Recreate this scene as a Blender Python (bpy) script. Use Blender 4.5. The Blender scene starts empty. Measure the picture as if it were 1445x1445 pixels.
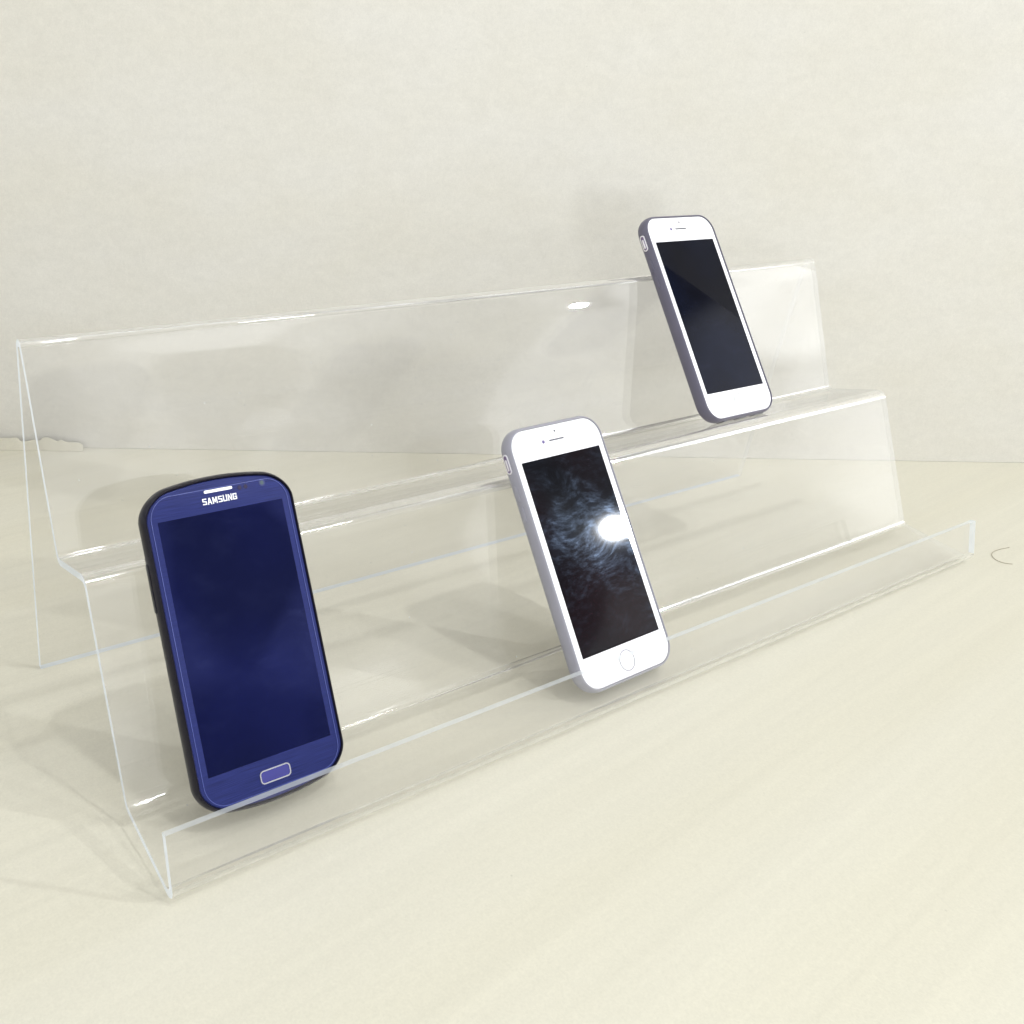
import bpy, bmesh, math, random
from mathutils import Vector, Matrix, Euler
random.seed(7)
sc = bpy.context.scene
COL = sc.collection
V = Vector

# ------------------------------------------------------------ node helpers
def new_mat(name):
    m = bpy.data.materials.new(name); m.use_nodes = True
    nt = m.node_tree; nt.nodes.clear()
    out = nt.nodes.new('ShaderNodeOutputMaterial')
    return m, nt, out
def N(nt, kind, **kw):
    n = nt.nodes.new(kind)
    for k, v in kw.items():
        if k.startswith('i_'):
            key = k[2:]
            key = int(key) if key.isdigit() else key.replace('_', ' ')
            n.inputs[key].default_value = v
        else: setattr(n, k, v)
    return n
def ramp(nt, src, stops, interp='LINEAR'):
    r = nt.nodes.new('ShaderNodeValToRGB'); r.color_ramp.interpolation = interp
    els = r.color_ramp.elements
    while len(els) < len(stops): els.new(0.5)
    for e, (p, c) in zip(els, stops):
        e.position = p; e.color = (c, c, c, 1) if isinstance(c, (int, float)) else (*c, 1)
    nt.links.new(src, r.inputs[0]); return r
def principled(name, col, rough=.5, metal=0., spec=.5, coat=0., coat_r=.03, bump=None, sheen=0, sss=0):
    m, nt, out = new_mat(name)
    p = N(nt, 'ShaderNodeBsdfPrincipled')
    p.inputs['Base Color'].default_value = (*col, 1)
    p.inputs['Roughness'].default_value = rough
    p.inputs['Metallic'].default_value = metal
    p.inputs['Specular IOR Level'].default_value = spec
    p.inputs['Coat Weight'].default_value = coat
    p.inputs['Coat Roughness'].default_value = coat_r
    if sss:
        p.inputs['Subsurface Weight'].default_value = sss
        p.inputs['Subsurface Radius'].default_value = (.004, .004, .005)
        p.inputs['Subsurface Scale'].default_value = 1
    if bump:
        tc = N(nt, 'ShaderNodeTexCoord'); nz = N(nt, 'ShaderNodeTexNoise', i_Scale=bump[0], i_Detail=6.)
        nt.links.new(tc.outputs['Object'], nz.inputs['Vector'])
        b = N(nt, 'ShaderNodeBump', i_Strength=bump[1], i_Distance=bump[2])
        nt.links.new(nz.outputs['Fac'], b.inputs['Height']); nt.links.new(b.outputs[0], p.inputs['Normal'])
        rr = N(nt, 'ShaderNodeMapRange', i_3=max(0, rough - .08), i_4=rough + .1)
        nt.links.new(nz.outputs['Fac'], rr.inputs[0]); nt.links.new(rr.outputs[0], p.inputs['Roughness'])
    nt.links.new(p.outputs[0], out.inputs[0]); return m

# ------------------------------------------------------------ cardboard
def cardboard(name, base, line_axis, crease=0.0, seed=0.0, ang=0.0):
    """kraft paper board: fibres, faint flute lines, blotches"""
    m, nt, out = new_mat(name); L = nt.links.new
    tc = N(nt, 'ShaderNodeTexCoord')
    mp = N(nt, 'ShaderNodeMapping'); mp.inputs['Rotation'].default_value = (0, 0, ang)
    mp.inputs['Location'].default_value = (seed, seed * .7, seed * .3)
    L(tc.outputs['Object'], mp.inputs['Vector'])
    blot = N(nt, 'ShaderNodeTexNoise', i_Scale=5., i_Detail=3., i_Roughness=.55); L(mp.outputs[0], blot.inputs['Vector'])
    fib = N(nt, 'ShaderNodeTexNoise', i_Scale=900., i_Detail=4., i_Roughness=.7); L(mp.outputs[0], fib.inputs['Vector'])
    sp = N(nt, 'ShaderNodeTexNoise', i_Scale=330., i_Detail=2.); L(mp.outputs[0], sp.inputs['Vector'])
    # stretched streaks along the flutes
    st = N(nt, 'ShaderNodeMapping'); st.inputs['Scale'].default_value = (3, 150, 150) if line_axis == 'X' else (150, 3, 150)
    L(mp.outputs[0], st.inputs['Vector'])
    strk = N(nt, 'ShaderNodeTexNoise', i_Scale=1., i_Detail=3., i_Roughness=.6); L(st.outputs[0], strk.inputs['Vector'])
    st2 = N(nt, 'ShaderNodeMapping'); st2.inputs['Scale'].default_value = (.7, 17, 17) if line_axis == 'X' else (17, .7, 17)
    L(mp.outputs[0], st2.inputs['Vector'])
    strk2 = N(nt, 'ShaderNodeTexNoise', i_Scale=1., i_Detail=2., i_Roughness=.5); L(st2.outputs[0], strk2.inputs['Vector'])
    def mr(src, a, b): 
        r = N(nt, 'ShaderNodeMapRange', i_1=.3, i_2=.7, i_3=a, i_4=b); L(src, r.inputs[0]); return r.outputs[0]
    f = None
    for s, a, b in ((blot.outputs['Fac'], .996, 1.003), (fib.outputs['Fac'], .95, 1.04), (sp.outputs['Fac'], .982, 1.015),
                    (strk.outputs['Fac'], .972, 1.02), (strk2.outputs['Fac'], .988, 1.01)):
        v = mr(s, a, b)
        if f is None: f = v
        else:
            q = N(nt, 'ShaderNodeMath', operation='MULTIPLY'); L(f, q.inputs[0]); L(v, q.inputs[1]); f = q.outputs[0]
    # rare dark specks of recycled fibre
    vo = N(nt, 'ShaderNodeTexVoronoi', i_Scale=36.); L(mp.outputs[0], vo.inputs['Vector'])
    spk = ramp(nt, vo.outputs['Distance'], [(.0, .80), (.012, .86), (.022, 1.)])
    q = N(nt, 'ShaderNodeMath', operation='MULTIPLY'); L(f, q.inputs[0]); L(spk.outputs[0], q.inputs[1]); f = q.outputs[0]
    hue = N(nt, 'ShaderNodeMix', data_type='RGBA'); hue.inputs[6].default_value = (*base, 1)
    hue.inputs[7].default_value = (base[0] * .995, base[1] * .988, base[2] * .96, 1)
    L(mr(strk2.outputs['Fac'], 1, 0), hue.inputs[0])
    vm = N(nt, 'ShaderNodeVectorMath', operation='SCALE'); L(hue.outputs[2], vm.inputs[0]); L(f, vm.inputs['Scale'])
    p = N(nt, 'ShaderNodeBsdfPrincipled', i_Roughness=.62); p.inputs['Specular IOR Level'].default_value = .35
    L(vm.outputs[0], p.inputs['Base Color'])
    b = N(nt, 'ShaderNodeBump', i_Strength=.16, i_Distance=.0006); L(strk.outputs['Fac'], b.inputs['Height'])
    b2 = N(nt, 'ShaderNodeBump', i_Strength=.25, i_Distance=.0003); L(fib.outputs['Fac'], b2.inputs['Height']); L(b.outputs[0], b2.inputs['Normal'])
    b3 = N(nt, 'ShaderNodeBump', i_Strength=.1, i_Distance=.003); L(blot.outputs['Fac'], b3.inputs['Height']); L(b2.outputs[0], b3.inputs['Normal'])
    L(b3.outputs[0], p.inputs['Normal'])
    L(p.outputs[0], out.inputs[0]); return m
M_table = cardboard('table_board', (.575, .554, .462), 'X', ang=math.radians(-4))
M_wall = cardboard('wall_board', (.655, .640, .588), 'X', seed=3.1)
M_torn = cardboard('torn_paper', (.56, .535, .44), 'X', seed=5.1)

# ------------------------------------------------------------ acrylic
def acrylic(name, refr, rough=.012, bump=.5):
    m, nt, out = new_mat(name); L = nt.links.new
    geo = N(nt, 'ShaderNodeNewGeometry')
    ior = N(nt, 'ShaderNodeMapRange', i_3=1.49, i_4=1 / 1.49); L(geo.outputs['Backfacing'], ior.inputs[0])
    tc = N(nt, 'ShaderNodeTexCoord')
    wv = N(nt, 'ShaderNodeTexNoise', i_Scale=7., i_Detail=1.); L(tc.outputs['Object'], wv.inputs['Vector'])
    bp = N(nt, 'ShaderNodeBump', i_Strength=bump, i_Distance=.0010); L(wv.outputs['Fac'], bp.inputs['Height'])
    fr = N(nt, 'ShaderNodeFresnel'); L(ior.outputs[0], fr.inputs['IOR'])
    gl = N(nt, 'ShaderNodeBsdfGlossy', i_Roughness=rough); L(bp.outputs[0], gl.inputs['Normal'])
    tr = N(nt, 'ShaderNodeBsdfTransparent'); tr.inputs[0].default_value = (.999, .999, 1., 1)
    mix = N(nt, 'ShaderNodeMixShader'); L(fr.outputs[0], mix.inputs[0]); L(tr.outputs[0], mix.inputs[1]); L(gl.outputs[0], mix.inputs[2])
    last = mix.outputs[0]
    if refr:
        gs = N(nt, 'ShaderNodeBsdfGlass', i_Roughness=.0, i_IOR=1.49)
        mx = N(nt, 'ShaderNodeMixShader', i_0=refr); L(last, mx.inputs[1]); L(gs.outputs[0], mx.inputs[2]); last = mx.outputs[0]
    # handling haze: faint wipe marks, fine scratches, dust
    mp = N(nt, 'ShaderNodeMapping'); mp.inputs['Rotation'].default_value = (.3, .5, .6); mp.inputs['Scale'].default_value = (12, 60, 25)
    L(tc.outputs['Object'], mp.inputs['Vector'])
    n1 = N(nt, 'ShaderNodeTexNoise', i_Scale=1.2, i_Detail=6., i_Roughness=.6, i_Distortion=1.2); L(mp.outputs[0], n1.inputs['Vector'])
    n2 = N(nt, 'ShaderNodeTexNoise', i_Scale=9., i_Detail=2.); L(tc.outputs['Object'], n2.inputs['Vector'])
    r1 = ramp(nt, n1.outputs['Fac'], [(.45, .001), (.75, .016)])
    r2 = ramp(nt, n2.outputs['Fac'], [(.38, .0), (.66, 1.)])
    mu = N(nt, 'ShaderNodeMath', operation='MULTIPLY'); L(r1.outputs[0], mu.inputs[0]); L(r2.outputs[0], mu.inputs[1])
    vo = N(nt, 'ShaderNodeTexVoronoi', i_Scale=55.); L(tc.outputs['Object'], vo.inputs['Vector'])
    du = ramp(nt, vo.outputs['Distance'], [(.0, .8), (.016, .5), (.026, 0.)])
    ad = N(nt, 'ShaderNodeMath', operation='ADD', use_clamp=True); L(mu.outputs[0], ad.inputs[0]); L(du.outputs[0], ad.inputs[1])
    df = N(nt, 'ShaderNodeBsdfDiffuse'); df.inputs[0].default_value = (.86, .87, .92, 1)
    tl = N(nt, 'ShaderNodeBsdfTranslucent'); tl.inputs[0].default_value = (.86, .87, .92, 1)
    dm = N(nt, 'ShaderNodeMixShader', i_0=.5); L(df.outputs[0], dm.inputs[1]); L(tl.outputs[0], dm.inputs[2])
    m3 = N(nt, 'ShaderNodeMixShader'); L(ad.outputs[0], m3.inputs[0]); L(last, m3.inputs[1]); L(dm.outputs[0], m3.inputs[2])
    L(m3.outputs[0], out.inputs[0]); return m
M_flat = acrylic('clear_acrylic', 0)
M_bend = acrylic('clear_acrylic_bend', .5, .07, .0)
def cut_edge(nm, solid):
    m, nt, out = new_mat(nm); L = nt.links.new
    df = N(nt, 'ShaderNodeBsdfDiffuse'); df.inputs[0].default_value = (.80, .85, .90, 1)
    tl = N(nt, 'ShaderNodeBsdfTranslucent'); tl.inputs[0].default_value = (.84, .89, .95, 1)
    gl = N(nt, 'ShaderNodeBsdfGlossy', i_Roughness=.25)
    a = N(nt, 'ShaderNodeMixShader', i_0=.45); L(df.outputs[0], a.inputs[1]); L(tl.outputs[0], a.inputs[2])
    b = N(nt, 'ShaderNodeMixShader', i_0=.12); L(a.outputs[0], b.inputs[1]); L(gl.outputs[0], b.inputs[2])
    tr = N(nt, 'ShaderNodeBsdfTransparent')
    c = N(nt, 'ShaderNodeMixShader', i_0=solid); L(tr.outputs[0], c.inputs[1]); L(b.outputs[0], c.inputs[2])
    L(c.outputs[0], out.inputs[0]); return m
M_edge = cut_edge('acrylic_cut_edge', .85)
M_edge2 = cut_edge('acrylic_faint_edge', .16)  # mostly clear copy, imitates how faintly the right cut ends catch light
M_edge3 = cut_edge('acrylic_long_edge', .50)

# ------------------------------------------------------------ mesh helpers
def link(name, bm, mats, parent=None, smooth=True, sharp=35):
    me = bpy.data.meshes.new(name); bm.normal_update(); bm.to_mesh(me); bm.free()
    for m in (mats if isinstance(mats, (list, tuple)) else [mats]): me.materials.append(m)
    o = bpy.data.objects.new(name, me); COL.objects.link(o); o.parent = parent
    if smooth:
        for p in me.polygons: p.use_smooth = True
        try: me.set_sharp_from_angle(angle=math.radians(sharp))
        except Exception: pass
    return o
def tag(o, label=None, cat=None, group=None, kind=None):
    if label: o['label'] = label
    if cat: o['category'] = cat
    if group: o['group'] = group
    if kind: o['kind'] = kind
    return o
def empty(name, loc, rot):
    o = bpy.data.objects.new(name, None); COL.objects.link(o); o.location = loc; o.rotation_euler = rot
    o.empty_display_size = .02; return o

def rrect(w, h, r, bow=0., n=10, cx=0., cy=0.):
    """rounded rectangle outline, counter-clockwise; bow swells the short ends"""
    pts = []
    for sx, sy, a0 in ((1, 1, 0), (-1, 1, 90), (-1, -1, 180), (1, -1, 270)):
        for k in range(n + 1):
            a = math.radians(a0 + 90 * k / n)
            pts.append([sx * (w / 2 - r) + r * math.cos(a), sy * (h / 2 - r) + r * math.sin(a)])
        if bow:     # extra points along the short edge so that it can curve
            if (sx, sy) in ((1, 1), (-1, -1)):
                for k in range(1, 12):
                    t = k / 12; x0 = sx * (w / 2 - r); pts.append([x0 * (1 - 2 * t), sy * h / 2])
    out = []
    for x, y in pts:
        if bow: y -= (1 if y > 0 else -1) * bow * (2 * x / w) ** 2 * abs(2 * y / h) ** 4
        out.append((x + cx, y + cy))
    return out
def inset(pts, d):
    """move the outline inwards by d along its normals"""
    n = len(pts); res = []
    for i in range(n):
        a, b = V((*pts[i - 1], 0)), V((*pts[(i + 1) % n], 0))
        t = (b - a).normalized(); nrm = V((-t.y, t.x, 0))
        res.append((pts[i][0] + nrm.x * d, pts[i][1] + nrm.y * d))
    return res
def loft(bm, rings, cap_first=True, cap_last=True):
    """rings: list of (outline, z)"""
    vs = [[bm.verts.new((x, y, z)) for x, y in o] for o, z in rings]
    n = len(vs[0])
    for a, b in zip(vs, vs[1:]):
        for i in range(n): bm.faces.new((a[i], a[(i + 1) % n], b[(i + 1) % n], b[i]))
    if cap_first: bm.faces.new(list(reversed(vs[0])))
    if cap_last: bm.faces.new(vs[-1])
def plate(name, outline, z0, z1, mat, parent, bevel=.0002):
    bm = bmesh.new()
    loft(bm, [(outline, z0), (outline, z1 - bevel), (inset(outline, bevel * .3), z1 - bevel * .3), (inset(outline, bevel), z1)])
    return link(name, bm, mat, parent, sharp=8)
def ring_strip(name, outline, width, z0, z1, mat, parent):
    bm = bmesh.new(); inn = inset(outline, width)
    loft(bm, [(outline, z0), (outline, z1), (inn, z1), (inn, z0)], False, False)
    return link(name, bm, mat, parent)
def disc(r, cx, cy, n=24): return [(cx + r * math.cos(2 * math.pi * k / n), cy + r * math.sin(2 * math.pi * k / n)) for k in range(n)]

# ------------------------------------------------------------ the stand
T = .0033                                             # sheet thickness
LEN = .5921
PROF = [(.1737, .0003), (.1616, .1880), (.1525, .1680), (.1220, .0886), (.0847, .0980), (.0468, .0094), (.0004, .0020), (.0070, .0294)]
RAD = [0, .0028, .20, .0042, .0050, .0048, .0036, 0]   # the 0.20 is the slow curve left by heating the top fold
stations = []     # (point, segment kind that FOLLOWS, part)
partnames = ['rear_leg', 'backrest', 'shelf', 'backrest', 'shelf', 'front_lip']
arc_owner = {1: 1, 2: 1, 3: 2, 4: 2, 5: 4, 6: 4}; seg_owner = [0, 1, 1, 2, 3, 4, 5]
P2 = [V(p) for p in PROF]
pts, kinds = [], []
pts.append(P2[0])
for i in range(1, 7):
    a, b, c = P2[i - 1], P2[i], P2[i + 1]
    d0, d1 = (b - a).normalized(), (c - b).normalized()
    turn = math.acos(max(-1, min(1, d0.dot(d1)))); r = RAD[i]; t = r * math.tan(turn / 2)
    s = b - d0 * t; sgn = 1 if d0.x * d1.y - d0.y * d1.x > 0 else -1
    nrm = V((-d0.y, d0.x)) * sgn; cen = s + nrm * r
    kinds.append(('flat', seg_owner[i - 1])); pts.append(s)
    nseg = 28 if i == 1 else 14
    for k in range(1, nseg + 1):
        an = sgn * turn * k / nseg; v = s - cen
        pts.append(cen + V((v.x * math.cos(an) - v.y * math.sin(an), v.x * math.sin(an) + v.y * math.cos(an))))
        kinds.append(('flat' if i == 2 else 'bend', arc_owner[i]))
kinds.append(('flat', 5)); pts.append(P2[7])
nrms = []
for i in range(len(pts)):
    if i == 0: t = pts[1] - pts[0]
    elif i == len(pts) - 1: t = pts[-1] - pts[-2]
    else:
        t = (pts[i + 1] - pts[i]).normalized() + (pts[i] - pts[i - 1]).normalized()
    t.normalize(); nrms.append(V((-t.y, t.x)))
stand = empty('display_stand', (LEN / 2, .087, 0), (0, 0, 0))
tag(stand, 'clear acrylic two-tier display stand, one bent sheet holding three phones', 'display stand')
for pi, pn in enumerate(partnames):
    segs = [k for k, (kd, ow) in enumerate(kinds) if ow == pi]
    bm = bmesh.new(); cache = {}
    def vt(k, side, x):
        key = (k, side, x)
        if key not in cache:
            q = pts[k] + nrms[k] * (side * T / 2)
            xx = x * LEN
            cache[key] = bm.verts.new((xx - LEN / 2, q.x - .087, max(q.y, .0001)))
        return cache[key]
    for k in segs:
        mi = 0 if kinds[k][0] == 'flat' else 1
        # outer (side -1) and inner (side +1) skins, cut ends left and right
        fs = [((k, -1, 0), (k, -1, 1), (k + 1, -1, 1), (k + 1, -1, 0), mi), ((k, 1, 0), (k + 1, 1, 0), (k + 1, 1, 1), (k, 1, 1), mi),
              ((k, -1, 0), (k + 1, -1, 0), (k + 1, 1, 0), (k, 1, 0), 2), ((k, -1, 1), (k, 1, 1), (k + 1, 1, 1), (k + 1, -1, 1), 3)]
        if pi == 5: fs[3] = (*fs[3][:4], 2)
        for *q, m_ in fs:
            f = bm.faces.new([vt(*c) for c in q]); f.material_index = m_
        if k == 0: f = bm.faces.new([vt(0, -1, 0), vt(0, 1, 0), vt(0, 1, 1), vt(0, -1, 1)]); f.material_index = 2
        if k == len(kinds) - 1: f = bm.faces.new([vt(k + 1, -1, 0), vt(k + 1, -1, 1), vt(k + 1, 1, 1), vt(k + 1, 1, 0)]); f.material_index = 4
    bm.normal_update()
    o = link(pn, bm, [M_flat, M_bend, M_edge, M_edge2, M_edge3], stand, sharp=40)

# ------------------------------------------------------------ phones
M_white = principled('white_front_glass', (.88, .88, .90), .08, coat=.6)
M_ring = principled('silver_ring', (.20, .20, .25), .4)
M_dark = principled('dark_hole', (.05, .05, .07), .4)
M_silver = principled('mesh_grille', (.72, .72, .74), .35, metal=.7, bump=(4000, .6, .0002))
M_pill = principled('switch_metal', (.80, .78, .82), .3, metal=.5)
M_alu = principled('body_aluminium', (.70, .70, .74), .3, metal=.9)

def screen_mat(name, base, smear, smear_col, scale, tint2=None, rough=.28, coat_spec=.2, tint=None, glass=.02):
    """black display glass with finger grease that spreads reflections"""
    m, nt, out = new_mat(name); L = nt.links.new
    tc = N(nt, 'ShaderNodeTexCoord')
    p = N(nt, 'ShaderNodeBsdfPrincipled', i_Roughness=glass)
    if tint: p.inputs['Specular Tint'].default_value = (*tint, 1); p.inputs['Base Color'].default_value = (*base, 1)
    p.inputs['Specular IOR Level'].default_value = coat_spec
    if tint2:
        n0 = N(nt, 'ShaderNodeTexNoise', i_Scale=14., i_Detail=1.); L(tc.outputs['Object'], n0.inputs['Vector'])
        r0 = ramp(nt, n0.outputs['Fac'], [(.4, base), (.65, tint2)]); L(r0.outputs[0], p.inputs['Base Color'])
    # swirled strokes
    mp = N(nt, 'ShaderNodeMapping'); mp.inputs['Rotation'].default_value = (0, 0, math.radians(-38)); mp.inputs['Scale'].default_value = (scale, scale * 2.6, scale)
    n0 = N(nt, 'ShaderNodeTexNoise', i_Scale=22., i_Detail=1.); L(tc.outputs['Object'], n0.inputs['Vector'])
    sc_ = N(nt, 'ShaderNodeVectorMath', operation='SCALE'); sc_.inputs['Scale'].default_value = .035; L(n0.outputs['Color'], sc_.inputs[0])
    ad = N(nt, 'ShaderNodeVectorMath', operation='ADD'); L(tc.outputs['Object'], ad.inputs[0]); L(sc_.outputs[0], ad.inputs[1])
    L(ad.outputs[0], mp.inputs['Vector'])
    n1 = N(nt, 'ShaderNodeTexNoise', i_Scale=1., i_Detail=7., i_Roughness=.68); L(mp.outputs[0], n1.inputs['Vector'])
    n2 = N(nt, 'ShaderNodeTexNoise', i_Scale=48., i_Detail=3., i_Roughness=.6); L(tc.outputs['Object'], n2.inputs['Vector'])
    r1 = ramp(nt, n1.outputs['Fac'], [(.44, .06), (.58, .35), (.70, 1.)]); r2 = ramp(nt, n2.outputs['Fac'], [(.40, .04), (.66, 1.)])
    mu = N(nt, 'ShaderNodeMath', operation='MULTIPLY'); L(r1.outputs[0], mu.inputs[0]); L(r2.outputs[0], mu.inputs[1])
    mu2 = N(nt, 'ShaderNodeMath', operation='MULTIPLY', i_1=smear); L(mu.outputs[0], mu2.inputs[0])
    # thin scratches
    vo = N(nt, 'ShaderNodeTexVoronoi', i_Scale=1.6, feature='DISTANCE_TO_EDGE'); L(mp.outputs[0], vo.inputs['Vector'])
    g = N(nt, 'ShaderNodeBsdfGlossy', i_Roughness=rough); g.inputs[0].default_value = (*smear_col, 1)
    mx = N(nt, 'ShaderNodeMixShader'); L(mu2.outputs[0], mx.inputs[0]); L(p.outputs[0], mx.inputs[1]); L(g.outputs[0], mx.inputs[2])
    g2 = N(nt, 'ShaderNodeBsdfGlossy', i_Roughness=rough * .55); g2.inputs[0].default_value = (*smear_col, 1)
    mu3 = N(nt, 'ShaderNodeMath', operation='MULTIPLY', i_1=smear * .35); L(r1.outputs[0], mu3.inputs[0])
    mx2 = N(nt, 'ShaderNodeMixShader'); L(mu3.outputs[0], mx2.inputs[0]); L(mx.outputs[0], mx2.inputs[1]); L(g2.outputs[0], mx2.inputs[2])
    L(mx2.outputs[0], out.inputs[0]); return m

def put(name, loc, rot, label, group=None):
    o = empty(name, loc, rot); return tag(o, label, 'phone', group)

def white_phone(loc, rot, label, case_col, smat, rim, bottom_holes, btn_glint=None):
    ph = put('smartphone', loc, rot, label)
    cm = principled('phone_case_' + ('light' if case_col[0] > .3 else 'dark'), case_col, .38, bump=(2500, .25, .0002), sss=.15 if case_col[0] > .3 else 0)
    W, H = .0702, .1416
    out = rrect(W, H, .0128, n=12)
    # soft case: rounded back and sides, rolled front rim, hollow where the phone sits
    bm = bmesh.new()
    R = [(inset(out, .0036), -.0098), (inset(out, .0020), -.0094), (inset(out, .0008), -.0082), (inset(out, .0002), -.0066), (out, -.0048), (inset(out, .0001), -.0030),
         (inset(out, .0004), -.0012), (inset(out, .0009), -.0001), (inset(out, .0013), .0005), (inset(out, .0016), .0006), (inset(out, .00185), .0003), (inset(out, .0019), -.0009)]
    loft(bm, [(o_, z_ * .82 if z_ < -.0005 else z_) for o_, z_ in R], True, True)
    link('phone_case', bm, cm, ph, sharp=60)
    face = plate('front_glass', rrect(W - .0040, H - .0040, .0108, n=12), -.0007, .0000, M_white, ph, .0004)
    plate('screen', rrect(.0585, .1041, .0002, n=2), .00002, .00010, smat, ph, .00003)
    plate('earpiece', rrect(.0110, .00085, .0004, n=4, cy=.0606), .00002, .00012, M_dark, ph, .00003)
    plate('sensor', disc(.00062, .0004, .0652), .00002, .00012, M_dark, ph, .00003)
    plate('front_camera', disc(.00095, -.0098, .0606), .00002, .00014, principled('lens_violet', (.16, .13, .28), .1), ph, .00003)
    hb = ring_strip('home_button_ring', disc(.0055, 0, -.0606, 48), .00042, .00001, .00012, M_ring if rim else principled('pale_ring', (.19, .20, .19), .4), ph)
    # side opening with the mute switch (left side)
    def side_pill(name, y, l, wd, x, mat, dep=.0003, par=None):
        bm = bmesh.new(); o = rrect(wd, l, wd * .48, n=6)
        s = 1 if x > 0 else -1
        vs = []
        for q, xx in ((o, x - s * .0012), (o, x + s * (dep - .0001)), (inset(o, .00015), x + s * dep)):
            vs.append([bm.verts.new((xx, y + b, -.0040 + a)) for a, b in q])
        n = len(o)
        for A, B in zip(vs, vs[1:]):
            for i in range(n):
                bm.faces.new((A[i], A[(i + 1) % n], B[(i + 1) % n], B[i]))
        bm.faces.new(vs[-1]); bmesh.ops.recalc_face_normals(bm, faces=bm.faces)
        return link(name, bm, mat, par or ph)
    op = side_pill('switch_opening', .0535, .0108, .0036, -W / 2, M_pill, .00016)
    side_pill('switch_recess', .0535, .0094, .0023, -W / 2, principled('recess', (.16, .12, .22), .5), .00022, op)
    side_pill('switch', .0530, .0062, .0012, -W / 2, M_pill, .00040, op)
    for yy in (.0375, .0265): side_pill('volume_button', yy, .0088, .0030, -W / 2, cm, .0003)
    side_pill('power_button', .0375, .0095, .0030, W / 2, cm, .0006)
    # bottom openings
    def bot_pill(name, x, l, wd, mat, dep=.0002):
        bm = bmesh.new(); o = rrect(l, wd, wd * .48, n=6); vs = []
        for q, yy in ((o, -H / 2 + .001), (o, -H / 2 - dep)): vs.append([bm.verts.new((x + a, yy, -.0040 + b)) for a, b in q])
        n = len(o)
        for i in range(n): bm.faces.new((vs[0][i], vs[0][(i + 1) % n], vs[1][(i + 1) % n], vs[1][i]))
        bm.faces.new(vs[1]); bmesh.ops.recalc_face_normals(bm, faces=bm.faces)
        return link(name, bm, mat, ph)
    if bottom_holes:
        bot_pill('charging_port', 0, .0105, .0042, M_dark)
        bot_pill('speaker_opening', .0175, .012, .0040, M_dark); bot_pill('jack_opening', -.0185, .0070, .0055, M_dark)
    return ph

S_mid = screen_mat('screen_smeared', (.0012, .0012, .003), .010, (.50, .68, 1.), 130, (.006, .0015, .003), rough=.21, glass=.03)
S_top = screen_mat('screen_clean', (.0010, .0014, .005), .007, (.45, .5, .9), 60, (.002, .004, .014), rough=.3, coat_spec=.05)
S_blue = screen_mat('screen_blue', (.0006, .0009, .007), .03, (.35, .42, 1.), 30, (.0012, .0018, .020), rough=.2, coat_spec=.75, tint=(.20, .25, 1.))

mid = white_phone((.26448, .05020, .06600), (.98004, -.0038, .01413),
    'white smartphone in a pale silvery grey case, bright glare on its smeared screen', (.300, .298, .345), S_mid, True, False)
top = white_phone((.44362, .13100, .15850), (.97494, .00856, .01004),
    'white smartphone in a dark slate violet case standing alone on the upper shelf', (.120, .114, .160), S_top, False, True)

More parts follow.
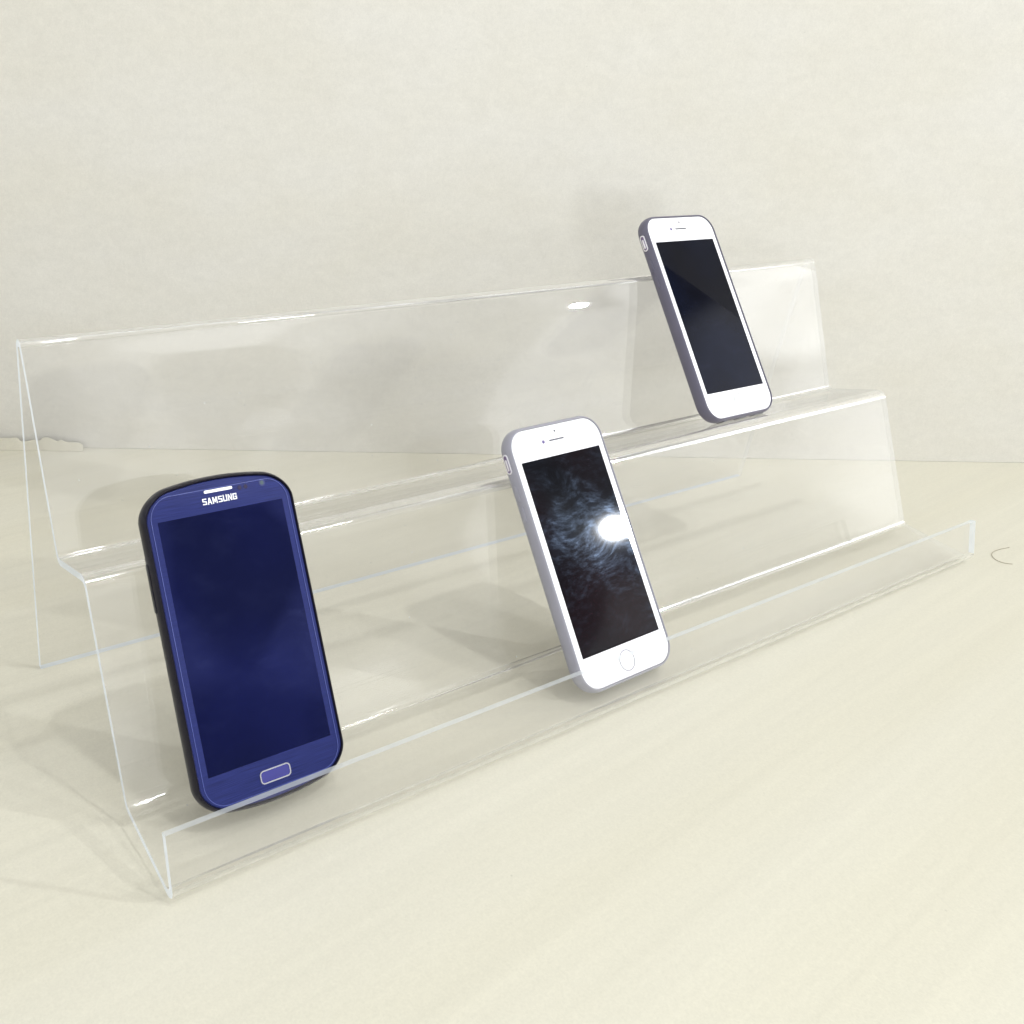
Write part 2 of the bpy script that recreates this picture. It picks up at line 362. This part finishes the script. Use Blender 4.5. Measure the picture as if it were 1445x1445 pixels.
# --- blue phone in a black case
def blue_phone():
    ph = put('smartphone', (.06035, .05560, .07120), (1.08326, .01885, .00813),
             'dark blue smartphone in a glossy black case on the lower shelf')
    cy = -.0016
    def ol(w, h, r, bow): return rrect(w, h, r, bow=bow, n=14, cy=cy)
    W, H = .0731, .1410
    out = ol(W, H, .0135, .0048)
    M_case = principled('black_gloss_case', (.004, .003, .010), .30, spec=.22, coat=.12, coat_r=.12, bump=(900, .12, .0002))
    bm = bmesh.new()
    loft(bm, [(inset(out, .0050), -.0094), (inset(out, .0030), -.0089), (inset(out, .0012), -.0076), (inset(out, .0003), -.0059), (out, -.0042), (inset(out, .0001), -.0024),
              (inset(out, .0005), -.0008), (inset(out, .0011), .0004), (inset(out, .0015), .0008), (inset(out, .0018), .0006), (inset(out, .0020), .0001), (inset(out, .00205), -.0007)])
    link('phone_case', bm, M_case, ph, sharp=60)
    # brushed blue front
    m, nt, o_ = new_mat('brushed_blue'); L = nt.links.new
    tc = N(nt, 'ShaderNodeTexCoord'); mp = N(nt, 'ShaderNodeMapping'); mp.inputs['Scale'].default_value = (60, 5200, 60)
    L(tc.outputs['Object'], mp.inputs['Vector'])
    nz = N(nt, 'ShaderNodeTexNoise', i_Scale=1., i_Detail=3.); L(mp.outputs[0], nz.inputs['Vector'])
    cr = ramp(nt, nz.outputs['Fac'], [(.3, (.005, .009, .066)), (.7, (.017, .026, .150))])
    p = N(nt, 'ShaderNodeBsdfPrincipled', i_Roughness=.36, i_Metallic=.35); L(cr.outputs[0], p.inputs['Base Color'])
    p.inputs['Coat Weight'].default_value = .15; p.inputs['Specular IOR Level'].default_value = .25; p.inputs['Coat Roughness'].default_value = .05
    L(p.outputs[0], o_.inputs[0])
    fr = ol(W - .0038, H - .0042, .0118, .0045)
    plate('front_panel', fr, -.0008, .0000, m, ph, .0005)
    plate('screen', rrect(.0598, .1063, .0002, n=2), .00002, .00010, S_blue, ph, .00003)
    sp = plate('earpiece', rrect(.0136, .0013, .0006, n=5, cy=.0621), .00002, .00018, M_silver, ph, .00006)
    for xx, r in ((.0103, .0010), (.0133, .0010)):
        plate('sensor', disc(r, xx, .0614), .00002, .00010, principled('sensor_dark', (.010, .006, .045), .2), ph, .00003)
    fc = plate('front_camera', disc(.0016, .0215, .0618), .00002, .00010, principled('camera_ring', (.03, .04, .14), .2), ph, .00003)
    plate('lens', disc(.0009, .0215, .0618), .00011, .00016, principled('camera_lens', (.05, .08, .10), .05), fc, .00002)
    # lettering
    GL = {'S': [((4, 6), (0, 6), (0, 3.4), (4, 2.8), (4, 0), (0, 0))], 'A': [((0, -.5), (1.6, 6), (2.4, 6), (4, -.5)), ((.9, 1.6), (3.1, 1.6))],
          'M': [((0, -.5), (0, 6), (.6, 6), (2.4, 1), (4.2, 6), (4.8, 6), (4.8, -.5))], 'U': [((0, 6.5), (0, 0), (4, 0), (4, 6.5))],
          'N': [((0, -.5), (0, 6), (.5, 6), (3.5, 0), (4, 0), (4, 6.5))], 'G': [((4, 5), (4, 6), (0, 6), (0, 0), (4, 0), (4, 2.8), (2.3, 2.8))]}
    bm = bmesh.new(); x0 = 0; u = .000365; lay = 0; wds = [5.0 + (1 if c_ == 'M' else 0) + 1.45 for c_ in 'SAMSUNG']; tot = sum(wds) - 1.45
    for c_, wd in zip('SAMSUNG', wds):
        for line in GL[c_]:
            for (ax, ay), (bx, by) in zip(line, line[1:]):
                a_, b_ = V((ax + .5 + x0 - tot / 2, ay)) * u, V((bx + .5 + x0 - tot / 2, by)) * u
                d_ = (b_ - a_).normalized(); nn = V((-d_.y, d_.x)) * (u * .66); e_ = d_ * (u * .62)
                q_ = [a_ - e_ - nn, b_ + e_ - nn, b_ + e_ + nn, a_ - e_ + nn]; zt = .00010 + .000004 * lay; lay = (lay + 1) % 7
                lo_ = [bm.verts.new((p_.x, p_.y + .0570, .00001)) for p_ in q_]; hi_ = [bm.verts.new((p_.x, p_.y + .0570, zt)) for p_ in q_]
                bm.faces.new(hi_)
                for k_ in range(4): bm.faces.new((lo_[k_], lo_[(k_ + 1) % 4], hi_[(k_ + 1) % 4], hi_[k_]))
        x0 += wd
    link('lettering', bm, principled('silver_lettering', (.80, .81, .84), .35), ph, False)
    # home key
    hk = plate('home_button', rrect(.0138, .0047, .0015, n=6, cy=-.0605), .00002, .00035, principled('home_key', (.030, .030, .20), .25, coat=.5), ph, .0001)
    ring_strip('button_trim', rrect(.0148, .0057, .0019, n=8, cy=-.0605), .00055, .00001, .00055, principled('chrome_trim', (.86, .86, .90), .12, metal=1.), hk)
    # protective film: only its bevelled edge catches the light
    mfilm = principled('film_edge', (.10, .13, .42), .12, coat=1.)
    ring_strip('film_edge', rrect(.0655, .1295, .0100, n=10, cy=-.0015), .00016, .00012, .00024, mfilm, ph)
    # side keys under the case
    for x, y, l in ((-W / 2, .027, .021), (W / 2, .036, .010)):
        bm = bmesh.new(); o = rrect(.0030, l, .0014, n=6); vs = []
        s = 1 if x > 0 else -1
        for q, xx in ((o, x - s * .001), (o, x + s * .0001), (inset(o, .0004), x + s * .0003)):
            vs.append([bm.verts.new((xx, y + b, -.0042 + a)) for a, b in q])
        n = len(o)
        for A, B in zip(vs, vs[1:]):
            for i in range(n): bm.faces.new((A[i], A[(i + 1) % n], B[(i + 1) % n], B[i]))
        bm.faces.new(vs[-1]); bmesh.ops.recalc_face_normals(bm, faces=bm.faces)
        link('volume_button' if x < 0 else 'power_button', bm, M_case, ph)
    return ph
blue = blue_phone()

# ------------------------------------------------------------ table and backdrop
bm = bmesh.new()
loft(bm, [([(-1.6, -1.6), (2.4, -1.6), (2.4, 1.6), (-1.6, 1.6)], -.02), ([(-1.6, -1.6), (2.4, -1.6), (2.4, 1.6), (-1.6, 1.6)], 0)])
tab = link('table', bm, M_table, None, False)
tag(tab, 'pale kraft cardboard sheet covering the table top', None, None, 'structure')

# the wall: an upright cardboard sheet, slightly wavy, ragged along its bottom at the left
wa = math.radians(-28.82); wo = V((.0618, .5066, 0)); wu = V((math.cos(wa), math.sin(wa), 0)); wn = V((math.sin(wa), -math.cos(wa), 0))
bm = bmesh.new(); NX, NZ = 260, 60; g = []
zs = [0.0] + [1.3 * (k / NZ) ** 2.5 for k in range(1, NZ + 1)]
def rag(s):
    if s > .075: return 0.0
    a = min(1, (.075 - s) / .02)
    return 0 * a * (.0052 + .0022 * math.sin(s * 210) + .0015 * math.sin(s * 520 + 1) + .0008 * math.sin(s * 1300))
for i in range(NX + 1):
    s = -.6 + 2.2 * i / NX if False else (-.30 + .8 * (i / 160) if i <= 160 else .5 + 1.3 * (i - 160) / (NX - 160))
    col = []
    for j, z in enumerate(zs):
        off = .0035 * math.sin(z * 9 + 1.0) * math.sin(s * 3.1) + .002 * math.sin(s * 7 + z * 4)
        off *= min(1, z / .08)
        zz = z + rag(s) * max(0, 1 - z / .02)
        # soft foot: the sheet curves out on to the table
        p = wo + wu * s + wn * (off - .003)
        col.append(((p.x, p.y, zz + .0002), s))
    g.append(col)
vf = [[bm.verts.new(c[0]) for c in col] for col in g]
vb = [[bm.verts.new(V(c[0]) - wn * .004) for c in col] for col in g]
for i in range(NX):
    for j in range(NZ):
        bm.faces.new((vf[i][j], vf[i + 1][j], vf[i + 1][j + 1], vf[i][j + 1]))
        bm.faces.new((vb[i][j], vb[i][j + 1], vb[i + 1][j + 1], vb[i + 1][j]))
    bm.faces.new((vf[i][0], vb[i][0], vb[i + 1][0], vf[i + 1][0])); bm.faces.new((vf[i][NZ], vf[i + 1][NZ], vb[i + 1][NZ], vb[i][NZ]))
wall = link('wall', bm, M_wall)
tag(wall, 'upright pale cardboard backdrop behind the acrylic stand', 'backdrop', None, 'structure')

# torn paper left at the foot of the backdrop, far left
bm = bmesh.new(); n_ = 120; fr_ = []; bk_ = []
for i in range(n_ + 1):
    s_ = -.30 + .372 * i / n_
    h_ = .0050 + .0016 * math.sin(s_ * 190) + .0010 * math.sin(s_ * 470 + 1) + .0007 * math.sin(s_ * 1210)
    h_ *= min(1, (.072 - s_) / .012 + .12); p0 = wo + wu * s_
    for lst, d_ in ((fr_, .0058), (bk_, .0052)):
        a_ = p0 + wn * d_; b_ = p0 + wn * (d_ - .0030)
        lst.append((bm.verts.new((a_.x, a_.y, .0002)), bm.verts.new((b_.x, b_.y, h_ + .004))))
for i in range(n_):
    bm.faces.new((fr_[i][0], fr_[i + 1][0], fr_[i + 1][1], fr_[i][1])); bm.faces.new((bk_[i][0], bk_[i][1], bk_[i + 1][1], bk_[i + 1][0]))
    bm.faces.new((fr_[i][1], fr_[i + 1][1], bk_[i + 1][1], bk_[i][1])); bm.faces.new((fr_[i][0], bk_[i][0], bk_[i + 1][0], fr_[i + 1][0]))
tag(link('torn_paper', bm, M_torn), 'torn pale paper edge at the foot of the backdrop, far left', 'paper strip')

# a stray hair lying on the board at the right
def hair():
    cu = bpy.data.curves.new('hair', 'CURVE'); cu.dimensions = '3D'; cu.bevel_depth = .00014; cu.bevel_resolution = 1
    s = cu.splines.new('NURBS'); P = HAIR
    s.points.add(len(P) - 1)
    for q, (x, y) in zip(s.points, P): q.co = (x, y, .0003, 1)
    s.order_u = 3; s.use_endpoint_u = True
    to = bpy.data.objects.new('hair', cu); COL.objects.link(to)
    dg = bpy.context.evaluated_depsgraph_get(); me = bpy.data.meshes.new_from_object(to.evaluated_get(dg))
    COL.objects.unlink(to); bpy.data.objects.remove(to)
    me.materials.append(principled('hair_brown', (.20, .15, .08), .5))
    o = bpy.data.objects.new('hair', me); COL.objects.link(o)
    tag(o, 'thin curled hair lying on the table to the right of the stand', 'hair')
HAIR = [(.6440, -.0010), (.6325, .0015), (.6210, .0005), (.6140, -.0040), (.6120, -.0090), (.6140, -.0130), (.6165, -.0145)]
hair()

# ------------------------------------------------------------ light
def lamp(name, loc, r, power, col, kind='POINT', target=None, size=None):
    l = bpy.data.lights.new(name, kind); l.energy = power; l.color = col
    if kind == 'POINT': l.shadow_soft_size = r
    else: l.shape = 'DISK'; l.size = r
    o = bpy.data.objects.new(name, l); COL.objects.link(o); o.location = loc
    if target is not None: o.rotation_euler = (V(target) - V(loc)).to_track_quat('-Z', 'Y').to_euler()
    return o
lamp('ceiling_lamp', (.60, -.58, 2.1), .05, 36, (.97, .985, 1))
rl = V((.28723, .05386, .07097)) + V((.7465, -.5695, .347)) * 6
lamp('right_lamp', rl, .062, 500, (.96, .98, 1))
lamp('front_lamp', (.0174, -.5557, .1668), .055, 3.4, (.95, .975, 1))

lamp('added_side_fill', (1.05, -.80, 1.50), .10, 17.0, (.97, .98, 1))  # added fill without a known source, brightens the right of the backdrop

w = bpy.data.worlds.new('World'); sc.world = w; w.use_nodes = True; nt = w.node_tree; nt.nodes.clear(); L = nt.links.new
tc = N(nt, 'ShaderNodeTexCoord'); sx = N(nt, 'ShaderNodeSeparateXYZ'); L(tc.outputs['Generated'], sx.inputs[0])
el = ramp(nt, sx.outputs['Z'], [(.0, 1.35), (.21, 1.35), (.30, 1.1), (.46, 1.0), (.60, 1.0), (1., 1.2)])
# large room shapes seen in the reflections
mp = N(nt, 'ShaderNodeMapping'); mp.inputs['Rotation'].default_value = (.4, .9, .3); L(tc.outputs['Generated'], mp.inputs['Vector'])
vo = N(nt, 'ShaderNodeTexVoronoi', i_Scale=3.4, feature='SMOOTH_F1'); vo.inputs['Smoothness'].default_value = .6; L(mp.outputs[0], vo.inputs['Vector'])
sv = N(nt, 'ShaderNodeSeparateXYZ'); L(vo.outputs['Color'], sv.inputs[0])
rv = ramp(nt, sv.outputs['X'], [(.0, .55), (.5, .85), (.75, 1.1), (1., 1.5)])
mu = N(nt, 'ShaderNodeMath', operation='MULTIPLY'); L(el.outputs[0], mu.inputs[0]); L(rv.outputs[0], mu.inputs[1])
dt = N(nt, 'ShaderNodeVectorMath', operation='DOT_PRODUCT'); L(tc.outputs['Generated'], dt.inputs[0]); dt.inputs[1].default_value = V((.85, -.43, .30)).normalized()
# finer bright and dark blocks added to the world for reflections
mp2 = N(nt, 'ShaderNodeMapping'); mp2.inputs['Rotation'].default_value = (.2, .5, 1.1); L(tc.outputs['Generated'], mp2.inputs['Vector'])
vo2 = N(nt, 'ShaderNodeTexVoronoi', i_Scale=7.5, feature='SMOOTH_F1'); vo2.inputs['Smoothness'].default_value = .45; L(mp2.outputs[0], vo2.inputs['Vector'])
sv2 = N(nt, 'ShaderNodeSeparateXYZ'); L(vo2.outputs['Color'], sv2.inputs[0])
rv2 = ramp(nt, sv2.outputs['Y'], [(.15, .40), (.45, .75), (.58, 1.15), (.9, 1.6)])
mq = N(nt, 'ShaderNodeMath', operation='MULTIPLY'); L(mu.outputs[0], mq.inputs[0]); L(rv2.outputs[0], mq.inputs[1]); mu = mq
# small bright spots added to the world for glints in the lower panel
mp3 = N(nt, 'ShaderNodeMapping'); mp3.inputs['Rotation'].default_value = (.5, -.45, .3); mp3.inputs['Scale'].default_value = (3.2, 3.2, .9); L(tc.outputs['Generated'], mp3.inputs['Vector'])
vo3 = N(nt, 'ShaderNodeTexVoronoi', i_Scale=9.5); L(mp3.outputs[0], vo3.inputs['Vector'])
g3 = ramp(nt, vo3.outputs['Distance'], [(.0, 1.), (.05, .8), (.11, .12), (.16, 0.)])
dt3 = N(nt, 'ShaderNodeVectorMath', operation='DOT_PRODUCT'); L(tc.outputs['Generated'], dt3.inputs[0]); dt3.inputs[1].default_value = V((.80, -.59, .10)).normalized()
m3_ = N(nt, 'ShaderNodeMapRange', i_1=.972, i_2=.988, i_3=0., i_4=1.6, interpolation_type='SMOOTHSTEP'); L(dt3.outputs['Value'], m3_.inputs[0])
g4 = N(nt, 'ShaderNodeMath', operation='MULTIPLY'); L(g3.outputs[0], g4.inputs[0]); L(m3_.outputs[0], g4.inputs[1])
mr_ = N(nt, 'ShaderNodeMath', operation='ADD'); L(mu.outputs[0], mr_.inputs[0]); L(g4.outputs[0], mr_.inputs[1]); mu = mr_
wd_ = N(nt, 'ShaderNodeMapRange', i_1=.986, i_2=.990, i_3=0., i_4=1.5, interpolation_type='SMOOTHSTEP'); L(dt.outputs['Value'], wd_.inputs[0])  # bright patch added to whiten the reflection at the upper panel's right end
aw = N(nt, 'ShaderNodeMath', operation='ADD'); L(mu.outputs[0], aw.inputs[0]); L(wd_.outputs[0], aw.inputs[1]); mu = aw
bg = N(nt, 'ShaderNodeBackground'); bg.inputs[0].default_value = (.975, .985, 1., 1)
L(mu.outputs[0], bg.inputs[1]); wo_ = N(nt, 'ShaderNodeOutputWorld'); L(bg.outputs[0], wo_.inputs[0])

# ------------------------------------------------------------ camera
cd = bpy.data.cameras.new('Camera'); cam = bpy.data.objects.new('Camera', cd); COL.objects.link(cam); sc.camera = cam
cam.location = (-.09593737, -.23144149, .28093483); cam.rotation_euler = (1.17750565, -.02245755, -.51688364)
cd.sensor_width = 36; cd.lens = 1263.489 / 1445 * 36
cd.shift_x = 338.96 / 1445; cd.shift_y = -55.94 / 1445
cd.clip_start = .01; cd.clip_end = 50

sc.render.engine = 'CYCLES'
c = sc.cycles; c.use_adaptive_sampling = True; c.adaptive_threshold = .03; c.max_bounces = 12; c.transparent_max_bounces = 48; c.transmission_bounces = 16; c.glossy_bounces = 8; c.diffuse_bounces = 4
c.use_denoising = True; c.caustics_reflective = True; c.caustics_refractive = True; c.blur_glossy = .2; c.sample_clamp_indirect = 6
sc.view_settings.view_transform = 'Standard'; sc.view_settings.look = 'None'; sc.view_settings.exposure = .10; sc.view_settings.gamma = 1
sc.view_settings.use_curve_mapping = False
